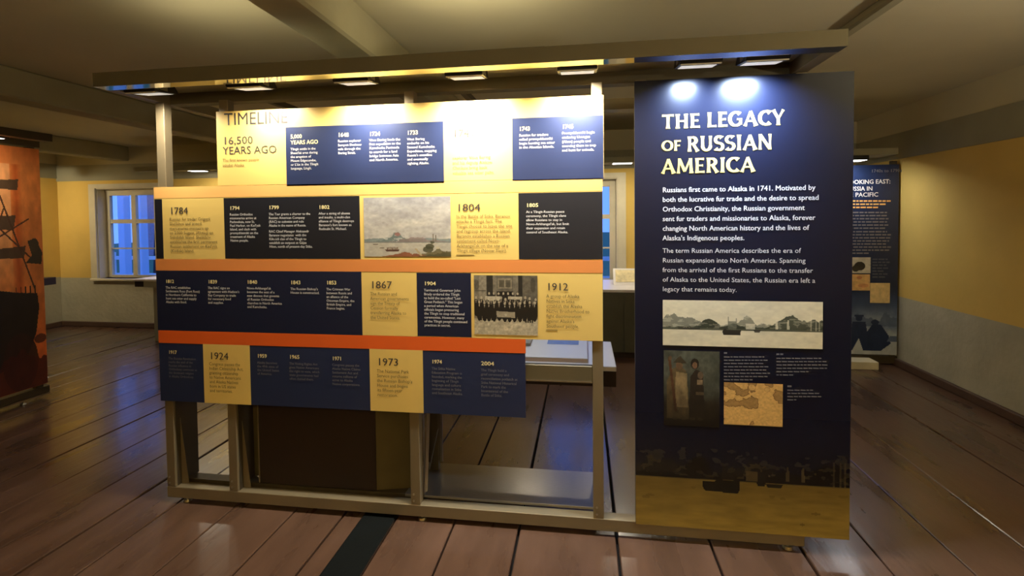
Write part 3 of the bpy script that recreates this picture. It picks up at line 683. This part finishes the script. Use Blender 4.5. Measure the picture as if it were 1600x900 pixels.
for u, v, k_ in ((.05, .25, 1), (.07, .27, 1), (.65, .32, .6), (.7, .31, .6), (.85, .2, .9), (.79, .1, .5), (.97, .36, 1), (.87, .39, .8), (.28, .36, .5)): p.ell(u, v, .022*k_, .012, (96, 78, 34), .6)
p.noise(10, .12, 8, (1, 3))
p.build('panorama_print', lp, (LX0+.001, 2.3038, LZ0+.001), (LX1-.001, 2.3038, LZ0+.001), (LX0+.001, 2.3038, .60), M_printg)
title(lp, 'title_word', 'THE', 1034, 179.5, 22, 61, M_tgold); title(lp, 'title_word', 'LEGACY', 1104, 176, 23, 123, M_tgold)
title(lp, 'title_word', 'OF', 1034, 220, 16, 31, M_tgold); title(lp, 'title_word', 'RUSSIAN', 1073, 213.5, 23.5, 135, M_tgold); title(lp, 'title_word', 'AMERICA', 1033, 248.5, 23, 148, M_tgold)
text(lp, 'lead_line', ['Russians first came to Alaska in 1741. Motivated by', 'both the lucrative fur trade and the desire to spread', 'Orthodox Christianity, the Russian government', 'sent fur traders and missionaries to Alaska, forever', 'changing North American history and the lives of', "Alaska's Indigenous peoples."], 1035, 292.5, 8, 15.05, 244, M_twhite, bold=.016, split=True)
text(lp, 'body_line', ['The term Russian America describes the era of', 'Russian expansion into North America. Spanning', 'from the arrival of the first Russians to the transfer', 'of Alaska to the United States, the Russian era left a', 'legacy that remains today.'], 1035, 387.5, 7.5, 15, 239, M_twhite, bold=.001, split=True)
p = Pic(300, 90, (214, 206, 176)); p.mix(np.clip(vnoise(p.U, p.V, 6, 3)-.4, 0, 1), (188, 182, 156)); coast(p, .40, 1.0, (48, 54, 42), (100, 102, 88), (220, 212, 184), (40, 38, 34), 41); p.noise(14, .06, 3, (2, 1))
p.build('coast_print', lp, *on_board(1035.5, 468.5, 1285, 545.5), M_print)
# two figures
p = Pic(90, 124, (72, 76, 66)); p.mix(np.clip((.42-p.V)*8, 0, 1), (50, 42, 30)); p.mix(np.clip((.3-p.V)*3, 0, 1), (30, 24, 16)); p.noise(4, .3, 4)
p.poly([(.06, .1), (.46, .1), (.44, .5), (.40, .74), (.30, .80), (.16, .76), (.06, .6)], (92, 78, 52)); p.poly([(.2, .25), (.44, .25), (.42, .7), (.22, .72)], (132, 114, 80)); p.ell(.28, .80, .06, .055, (112, 86, 62)); p.poly([(.18, .84), (.42, .83), (.30, .93), (.24, .90)], (58, 50, 36))
p.line(.10, .9, .22, .2, .018, (84, 54, 34), asp=.73); p.ell(.12, .9, .03, .03, (90, 70, 48))
p.poly([(.46, .12), (.74, .12), (.72, .5), (.70, .72), (.58, .76), (.48, .66)], (44, 36, 28)); p.ell(.56, .83, .075, .07, (34, 28, 22)); p.ell(.56, .81, .045, .045, (116, 88, 64)); p.rect(.6, .7, .56, .62, (120, 104, 80)); p.ell(.66, .68, .05, .05, (86, 72, 56)); p.rect(.58, .72, .42, .46, (100, 84, 60))
for u in (.2, .36, .52, .66): p.ell(u, .1, .05, .02, (80, 66, 46))
p.a *= (.45+.55*np.clip(p.V*1.6, 0, 1))[..., None]; p.noise(16, .25, 9)
p.build('figures_print', lp, *on_board(1037, 547, 1124, 668), M_print)
# old map
p = Pic(110, 84, (206, 166, 98)); n1 = vnoise(p.U, p.V, 4, 21, 5)
land = ((n1+.55*(1-p.U)-.25*abs(p.V-.55)) > .83) | ((p.U > .7) & (p.V > .55) & (n1 > .52)); p.mix(land, (158, 124, 72)); g = np.abs(np.gradient(land.astype(float))[0])+np.abs(np.gradient(land.astype(float))[1]); p.mix(np.clip(g, 0, 1), (104, 76, 42), .8)
for u, v, r in ((.74, .86, .05), (.48, .9, .07)): p.ell(u, v, r, r*1.2, (140, 104, 60), .5); p.ell(u, v, r*.8, r, (206, 168, 102), .9)
p.noise(30, .12, 7); p.rect(0, 1, 0, .015, (150, 120, 70)); p.build('map_print', lp, *on_board(1131, 597, 1222.5, 667), M_print)
def grey_lines(parent, px, py, ws, sp, hd, Y=2.304, material=None, name='small_text', cap=2.6):
    """print too small to read in the photograph: rows of word-sized dashes"""
    mb = MB(); rr = random.Random(int(px+py))
    k = (at(px, py, Y=Y).z-at(px, py+10, Y=Y).z)/10
    def row(y, wpx, h):
        x = px
        while x < px+wpx-2:
            wd = min(rr.uniform(3, 10), px+wpx-x); a = at(x, y, Y=Y); b = at(x+wd, y, Y=Y)
            mb.quad([(a.x, Y-.0016, a.z-h*k), (b.x, Y-.0016, a.z-h*k), (b.x, Y-.0016, a.z), (a.x, Y-.0016, a.z)]); x += wd+1.4
    if hd: row(py, hd, cap)
    for i, wpx in enumerate(ws): row(py+(i+(1.3 if hd else 0))*sp, wpx, cap*.65)
    return mb.build(name, material or M_tgrey, parent, fix=False, kind='stuff')
grey_lines(lp, 1131, 550, (63, 68, 62, 69, 66, 72, 68, 45), 5.1, 8)
grey_lines(lp, 1213, 552, (70, 78, 80, 79, 50, 26), 5.2, 11)
grey_lines(lp, 1230, 602, (40, 52, 53, 14), 5.0, 8)

# black rubber cover along the floor
o = MB().prism([(-1.103, .003), (-1.093, .009), (-.943, .009), (-.933, .003)], 'y', -2.4, 2.75).build('cable_cover', M_tape)
tag(o, 'flat black rubber strip lying on the brown planks, running under the frame', 'floor strip')

# ------------------------------------------------------------------ display table behind the frame
tb = thing('display_table', 'white topped dark table attached behind the timeline boards', 'table', (-.6, 2.9, 0))
MB().box(-1.6, .172, 2.668, 3.2, .668, .695, .003).build('table_top', M_white, tb)
MB().box(-1.58, .17, 2.67, 3.18, .585, .6675).build('apron', M_darkpanel, tb)
for x in (-1.45, -.95): MB().box(x, x+.05, 2.9, 2.95, 0, .585, .003).build('leg', M_alu_dark, tb)
MB().box(-1.45, -.9, 2.86, 2.89, .02, .06).build('foot_rail', M_alu_dark, tb)
lb = thing('open_folder', 'white flip book with a blue picture lying on the table behind the frame', 'book', (-.15, 3.0, .695))
MB().prism([(2.72, .7145), (2.72, .6955), (3.18, .6955), (3.18, .7225)], 'x', -.70, .022).build('block', mat('pale wood block', srgb(196, 170, 150), .6), lb)
MB().prism([(2.722, .7185), (2.722, .715), (3.178, .723), (3.178, .7265)], 'x', -.698, .020).build('cover', M_white, lb)
MB().quad([(-.22, 2.99, .7242), (-.03, 2.99, .7242), (-.03, 3.15, .7272), (-.22, 3.15, .7272)]).build('blue_picture', mat('blue picture', srgb(120, 146, 196), .4, noise=.2, nscale=14), lb, fix=False)
bk = thing('stacked_booklet', 'grey booklet lying on the white book, partly hidden by the timeline boards', 'booklet', (-.45, 3.0, .727))
MB().box(-.66, -.315, 2.93, 3.14, .7275, .743, .002).build('pages', mat('booklet pages', srgb(170, 158, 140), .6), bk)

# ------------------------------------------------------------------ left orange display, standing at a right angle
BX = -4.5
ob = thing('ship_banner', 'orange panel printed with a dark sailing ship, at the left edge', 'sign panel', (BX, 3.1, .1))
MB().box(BX-.008, BX-.001, 2.66, 3.575, .13, 2.10, .001).build('backing', mat('orange board', srgb(200, 110, 50), .4), ob)
p = Pic(180, 380, (226, 134, 66)); p.mix(np.clip((.45-p.V)*2.2, 0, 1)*.75, (176, 70, 30)); p.mix(np.clip((p.V-.9)*8, 0, 1)*.5, (196, 92, 44))
p.mix(np.clip(1-abs(p.U-.8)/.045, 0, 1)*(p.V > .15)*(p.V < .93), (190, 84, 32), .85); p.mix((p.U < .755)*np.clip((p.V-.35)*4, 0, 1)*(p.V < .93), (240, 172, 112), .8)
p.noise(3, .16, 12, (1, 2)); dk = (40, 32, 24)
def B(y, z): return ((y-2.66)/.915, (z-.13)/1.97)
p.poly([B(2.7, .98), B(3.25, .96), B(3.36, .93), B(3.52, .90), B(3.53, .78), B(3.50, .57), B(3.43, .40), B(3.2, .30), B(2.8, .34), B(2.68, .6)], dk)
p.ell(*B(3.38, .36), .14, .12, (52, 30, 22), .9); p.ridge(.0, .2, 5, 3, (70, 26, 18), .85, env=lambda u: 1+0*u)
for y, z, wd, h in ((3.3, 1.30, .16, .05), (3.2, 1.55, .2, .06), (3.32, 1.84, .10, .045), (3.05, 1.75, .2, .09), (2.95, 1.35, .26, .12)):
    u, v = B(y, z); p.poly([(u-wd, v-h*.2), (u+wd, v), (u+wd*.9, v-h), (u-wd*.7, v-h*.9)], (74, 58, 42), .92)
p.line(*B(3.22, .95), *B(3.22, 2.0), .006, dk, asp=.46); p.line(*B(2.95, .95), *B(2.95, 2.05), .008, dk, asp=.46)
for a, b in ((B(3.2, 1.34), B(3.475, 1.52)), (B(3.22, 1.9), B(3.5, .95)), (B(3.22, 1.5), B(3.48, 1.2)), (B(3.1, 1.0), B(3.3, 1.6)), (B(2.95, 2.0), B(3.2, 1.0))): p.line(*a, *b, .003, (80, 52, 34), asp=.46)
p.poly([B(3.44, 1.16), B(3.56, 1.14), B(3.57, 1.24), B(3.52, 1.36), B(3.46, 1.34), B(3.49, 1.22)], (58, 50, 36)); p.ell(*B(3.51, 1.3), .04, .03, (64, 54, 38))
for i in range(5): p.rect(B(3.36+i*.035, 0)[0], B(3.368+i*.035, 0)[0], B(0, .9)[1], B(0, .97)[1], dk)
p.ell(*B(3.53, .52), .05, .02, (96, 48, 30), .9); p.noise(24, .14, 15)
p.build('ship_print', ob, (BX, 2.662, .132), (BX, 3.573, .132), (BX, 2.662, 2.098), M_print)
fl = thing('exhibit_stand', 'low grey metal stand with a small canopy holding the orange panel', 'display stand', (-4.6, 3.1, 0))
MB().box(-4.6, -4.515, 2.6, 3.6, .045, .105, .003).build('bottom_rail', M_alu_dark, fl)
MB().box(-4.56, -4.515, 2.67, 2.72, .106, 2.112).build('post', M_alu_dark, fl)
MB().box(-4.56, -4.515, 3.50, 3.55, .106, 2.112).build('post', M_alu_dark, fl)
MB().box(-4.6, -4.515, 2.6, 3.6, .03, .044).build('base_plate', M_alu, fl)
MB().box(-4.1, -4.03, 2.3, 3.3, 2.108, 2.165).build('canopy_front_rail', M_alu_dark, fl)
MB().box(-4.6, -4.1005, 2.3, 3.3, 2.15, 2.165).build('canopy_plate', M_alu_dark, fl)
MB().box(-4.6, -4.5005, 3.3005, 3.58, 2.113, 2.165).build('canopy_side_rail', M_alu_dark, fl)
for y in (2.75, 3.42): MB().tube((-4.55, y, 0), (-4.55, y, .012), .022, 12, .018).tube((-4.55, y, .012), (-4.55, y, .0295), .007, 8).build('levelling_foot', M_bolt, fl)
t = thing('floodlight', 'black floodlight above the orange ship panel', 'lamp', (-4.2, 3.0, 2.14), 'floodlights on the other displays')
MB().box(-4.28, -4.14, 2.9, 3.09, 2.103, 2.148).build('housing', M_black, t)
MB().box(-4.27, -4.16, 2.915, 3.075, 2.100, 2.1025).build('lens', emis('lens orange side', (1, .95, .88), 3.0), t)
a = area_lamp('lamp', (-4.215, 2.995, 2.098), (0, math.radians(20), 0), .1, .14, 7, (1, .86, .68)); a.parent = t; a.matrix_parent_inverse = parent_inv(t)

# ------------------------------------------------------------------ right rear banner
RY = 5.3
rb = thing('pacific_banner', 'dark blue panel headed LOOKING EAST beside the right wall', 'sign panel', (2.6, RY, .1))
MB().box(2.13, 3.03, RY+.0005, RY+.008, .104, 1.965, .001).build('backing', M_legacy, rb)
p = Pic(150, 300, (32, 44, 74)); p.mix(np.clip((.36-p.V)*6, 0, 1), (96, 112, 140)); p.mix(np.clip((.26-p.V)*8, 0, 1)*np.clip(vnoise(p.U, p.V, 7, 2, 4, (1, 3))*2-.5, 0, 1), (170, 180, 190)); p.mix(np.clip((.15-p.V)*14, 0, 1), (176, 182, 184))
p.ridge(.16, .08, 16, 6, (84, 98, 122), .8, lo=.15)
def fig(p, u, v, s, c):
    p.ell(u, v+.155*s, .032*s, .014*s, c); p.rect(u-.045*s, u+.045*s, v+.165*s, v+.172*s, c); p.poly([(u-.08*s, v+.09*s), (u-.06*s, v+.14*s), (u+.06*s, v+.14*s), (u+.085*s, v+.06*s), (u-.07*s, v+.055*s)], c)
    p.poly([(u-.07*s, v+.07*s), (u-.10*s, v), (u-.06*s, v), (u, v+.06*s), (u+.04*s, v), (u+.08*s, v), (u+.075*s, v+.07*s)], c)
fig(p, .62, .02, 1.1, (40, 52, 82)); p.poly([(.70, .02), (.84, .02), (.94, .06), (.92, .10), (.84, .16), (.76, .165), (.70, .12)], (38, 50, 80)); p.ell(.78, .172, .04, .014, (40, 52, 82))
fig(p, .3, .02, .9, (52, 64, 92)); p.poly([(.9, .07), (1, .07), (1, .1), (.93, .1)], (90, 104, 128)); p.noise(20, .1, 5)
p.build('panel_print', rb, (2.131, RY, .105), (3.029, RY, .105), (2.131, RY, 1.964), M_printg)
text(rb, 'period_text', ['1740s to 1790s'], 1361, 264.5, 5, 8, 48, M_tgrey, Y=RY, bold=.01, proud=.002)
text(rb, 'heading', ['LOOKING EAST:'], 1322, 281, 6.8, 10, 69, M_twhite, Y=RY, bold=.02, proud=.002)
text(rb, 'heading', ['RUSSIA IN'], 1322, 291.5, 6.8, 10, 41, M_twhite, Y=RY, bold=.02, proud=.002)
text(rb, 'heading', ['THE PACIFIC'], 1315, 301, 6.8, 10, 57, M_twhite, Y=RY, bold=.02, proud=.002)
grey_lines(rb, 1322, 313, (72, 65, 52), 5, 0, Y=RY, material=M_tan, cap=3.4, name='lead_text')
grey_lines(rb, 1322, 331, (64, 66, 68, 64, 66, 61), 4.9, 0, Y=RY, cap=3.2, name='body_text')
grey_lines(rb, 1322, 361, (64, 70, 69, 67, 64, 70, 69, 38), 4.8, 0, Y=RY, cap=3.2, name='body_text')
grey_lines(rb, 1363, 404, (24, 27, 22, 26, 20, 26, 22), 4.6, 0, Y=RY, cap=3.5, name='small_text', material=mat('dim lettering', srgb(70, 78, 96), .5))
p = Pic(50, 50, (186, 180, 160)); p.ell(.6, .45, .2, .28, (40, 36, 32)); p.ell(.45, .3, .14, .2, (44, 40, 34)); p.noise(8, .15); p.build('small_picture', rb, *on_board(1318, 402, 1360, 427, RY, .0022), M_print)
p = Pic(50, 50, (214, 172, 110)); p.ell(.6, .8, .1, .1, (190, 126, 80)); p.ell(.75, .3, .2, .12, (196, 140, 90)); p.noise(8, .15); p.build('small_map', rb, *on_board(1318, 428.5, 1359, 454, RY, .0022), M_print)
p = Pic(50, 50, (220, 192, 134)); p.noise(6, .12); p.build('old_chart', rb, *on_board(1359.5, 442, 1390, 473.5, RY, .0022), M_print)
rs = thing('exhibit_stand', 'low cream plinth and grey canopy of the display at the right wall', 'display stand', (2.5, 5.3, 0))
MB().box(1.75, 2.78, 5.13, 5.295, 0, .075, .004).build('plinth', M_trim, rs)
MB().box(2.12, 3.04, 5.31, 5.37, .02, .09).build('bottom_rail', M_alu_dark, rs)
for x in (2.14, 2.97): MB().box(x, x+.045, 5.31, 5.355, .091, 2.0).build('post', M_alu_dark, rs)
MB().box(1.7, 2.85, 5.0, 5.37, 2.03, 2.09, .003).build('canopy', M_plate, rs)
t = thing('floodlight', 'black floodlight above the blue LOOKING EAST panel', 'lamp', (2.5, 5.12, 2.01), 'floodlights on the other displays')
MB().box(2.36, 2.62, 5.03, 5.2, 1.99, 2.029).build('housing', M_black, t)
M_lens3 = emis('bright lens', (1, .98, .95), 6.0)
MB().box(2.37, 2.61, 5.04, 5.18, 1.987, 1.9895).build('lens', M_lens3, t)
a = area_lamp('lamp', (2.49, 5.11, 1.985), (math.radians(15), math.radians(0), 0), .2, .12, 9, (.95, .97, 1.0)); a.parent = t; a.matrix_parent_inverse = parent_inv(t)

# ------------------------------------------------------------------ rear counter, lightbox, tables, rear canopies
rc = thing('rear_counter', 'long grey green counter against the back wall under the middle window', 'counter', (.4, 5.6, 0))
MB().box(-1.9, 1.55, 5.22, 6.04, .70, .73, .003).build('counter_top', M_white, rc)
MB().box(-1.88, 1.53, 5.25, 6.03, .07, .6995).build('body', M_counter, rc)
for x in (-1.2, -.4, .42, 1.1): MB().box(x, x+.03, 5.235, 5.2495, .08, .66).build('batten', M_counter, rc)
MB().box(-1.85, 1.5, 5.3, 6.0, 0, .0695).build('plinth', M_darkpanel, rc)
pf = thing('picture_stand', 'slanted white frame with a pale picture standing on the rear counter', 'picture frame', (.5, 5.6, .73))
def slant(x0, x1, z0, z1, th, y0=5.55, lean=.14, off=0):
    mb = MB(); f = lambda z: y0+lean*(z-.73)/.18+off
    mb.prism([(f(z0), z0), (f(z1), z1), (f(z1)+th, z1), (f(z0)+th, z0)], 'x', x0, x1); return mb
slant(.33, .85, .7305, .90, .02).build('frame', M_white, pf)
slant(.355, .83, .765, .888, .004, off=-.005).build('picture', mat('pale engraving', srgb(232, 214, 160), .5, noise=.25, nscale=18), pf)
lt = thing('wall_table', 'pale topped narrow table standing under the left window', 'table', (-4.6, 5.5, 0))
MB().box(-5.41, -3.3, 5.3, 5.78, .76, .785, .003).build('table_top', M_white, lt)
MB().box(-5.40, -5.28, 5.31, 5.77, .69, .7595).build('end_block', M_darkpanel, lt)
MB().box(-5.2795, -3.31, 5.31, 5.77, .685, .7595).build('apron', M_plate, lt)
for x in (-5.26, -3.55):
    for y in (5.42, 5.64): MB().box(x, x+.12, y, y+.1, 0, .6845, .003).build('leg', M_plate, lt)
lt2 = thing('corner_table', 'dark edged table beside the left wall, behind the orange panel', 'table', (-7, 5.2, 0))
MB().box(-7.36, -6.62, 4.9, 5.4, .70, .79, .003).build('table_top', M_darkpanel, lt2)
for x in (-7.3, -6.9):
    for y in (4.93, 5.3): MB().box(x, x+.06, y, y+.06, 0, .6995).build('leg', M_plate, lt2)
def rear_canopy(x0, x1, y, z, label, lamps):
    r = thing('wall_canopy', label, 'lamp rail', ((x0+x1)/2, y, z))
    MB().box(x0, x1, y, y+.07, z, z+.06, .003).build('front_rail', M_plate, r)
    MB().box(x0, x1, y+.0705, YB-.013, z+.05, z+.06).build('cover_plate', M_plate, r)
    for x, lab, pw, wd in lamps:
        t = thing('floodlight', lab, 'lamp', (x, y+.15, z), 'floodlights on the other displays')
        MB().box(x-wd/2-.02, x+wd/2+.02, y+.08, y+.22, z+.005, z+.049).build('housing', M_black, t)
        MB().box(x-wd/2, x+wd/2, y+.09, y+.21, z+.001, z+.0045).build('lens', M_lens3, t)
        a = area_lamp('lamp', (x, y+.15, z-.001), (math.radians(10), 0, 0), wd, .11, pw, (1, .88, .66)); a.parent = t; a.matrix_parent_inverse = parent_inv(t)
rear_canopy(-5.5, -3.2, 5.45, 2.1, 'pale lamp rail near the ceiling right of the left window', ((-4.75, 'lit floodlight on the rail right of the left window', 14, .18), (-4.28, 'lit floodlight seen just beside the TIMELINE board edge', 14, .18)))
rear_canopy(-.9, 1.3, 5.3, 2.05, 'grey lamp rail above the rear counter', ((.42, 'lit floodlight seen between the timeline boards and the legacy panel', 14, .2), (-.6, 'lit floodlight above the counter, hidden side of the timeline boards', 6, .2)))

# ------------------------------------------------------------------ added lamps, out of view, that lift the room's brightness
t = thing('ceiling_lamp', 'round white ceiling lamp behind the viewer', 'lamp', (-.6, -1.6, 2.5))  # fill light added behind the viewer
MB().tube((-.6, -1.6, 2.519), (-.6, -1.6, 2.47), .16, 24, .14).build('shade', M_trim, t)
a = area_lamp('lamp', (-.6, -1.6, 2.465), (0, 0, 0), .24, .24, 8, (1, .86, .64)); a.parent = t; a.matrix_parent_inverse = parent_inv(t)

def added_uplight(x, y, label, power, color):  # unseen standing lamp, added to brighten ceiling and boards
    t = thing('uplighter', label, 'lamp', (x, y, 0), None)
    MB().tube((x, y, .003), (x, y, .03), .15, 24, .13).build('base', M_alu_dark, t)
    MB().tube((x, y, .0305), (x, y, 1.6), .014, 10).build('pole', M_alu_dark, t)
    MB().tube((x, y, 1.6005), (x, y, 1.7), .04, 24, .16).build('shade', M_alu, t)
    a = area_lamp('lamp', (x, y, 1.705), (PI, 0, 0), .24, .24, power, color); a.parent = t; a.matrix_parent_inverse = parent_inv(t)
added_uplight(2.45, .9, 'standing uplighter near the right wall, beside the viewer', 75, (1, .92, .76))
added_uplight(.7, -1.6, 'standing uplighter straight behind the viewer', 70, (1, .9, .7))
added_uplight(-2.2, -1.6, 'standing uplighter behind the viewer on the left', 34, (1, .86, .62))
r = thing('wall_canopy', 'small lamp rail on the left wall above the corner table', 'lamp rail', (-7.2, 5.0, 2.1))  # added rail, only there to carry the unseen fill lamp
MB().box(-7.1, -7.03, 4.3, 5.4, 2.1, 2.16).build('front_rail', M_plate, r); MB().box(-7.39, -7.1005, 4.3, 5.4, 2.15, 2.16).build('cover_plate', M_plate, r)
t = thing('floodlight', 'black floodlight on the left wall rail above the corner table', 'lamp', (-7.2, 4.9, 2.1), 'floodlights on the other displays')  # unseen lamp added to brighten the rear left of the room
MB().box(-7.28, -7.12, 4.8, 5.0, 2.105, 2.149).build('housing', M_black, t)
a = area_lamp('lamp', (-7.15, 4.9, 2.10), (math.radians(40), math.radians(20), 0), .14, .14, 22, (1, .86, .6)); a.parent = t; a.matrix_parent_inverse = parent_inv(t)

# unseen LED strips added on the canopy plate to brighten the ceiling
for x0, x1, lab, pw in ((-1.95, -1.35, 'long LED strip lying on the canopy above the TIMELINE heading', 2.2), (-.75, -.15, 'long LED strip lying on the canopy near its middle', 4.5)):
    t = thing('ceiling_washer', lab, 'lamp', ((x0+x1)/2, 2.06, 2.172), 'LED strips on top of the canopy')
    MB().box(x0, x1, 2.03, 2.09, 2.1725, 2.186).build('housing', M_black, t)
    a = area_lamp('lamp', ((x0+x1)/2, 2.055, 2.189), (math.radians(180-28), 0, 0), x1-x0, .03, pw, (1, .90, .62)); a.parent = t; a.matrix_parent_inverse = parent_inv(t)

floodlight(-.35, 'black floodlight under the rear canopy rail, over the display table', cool, 5, -8, y=2.84)  # added lamp hidden behind the boards, lights the table top
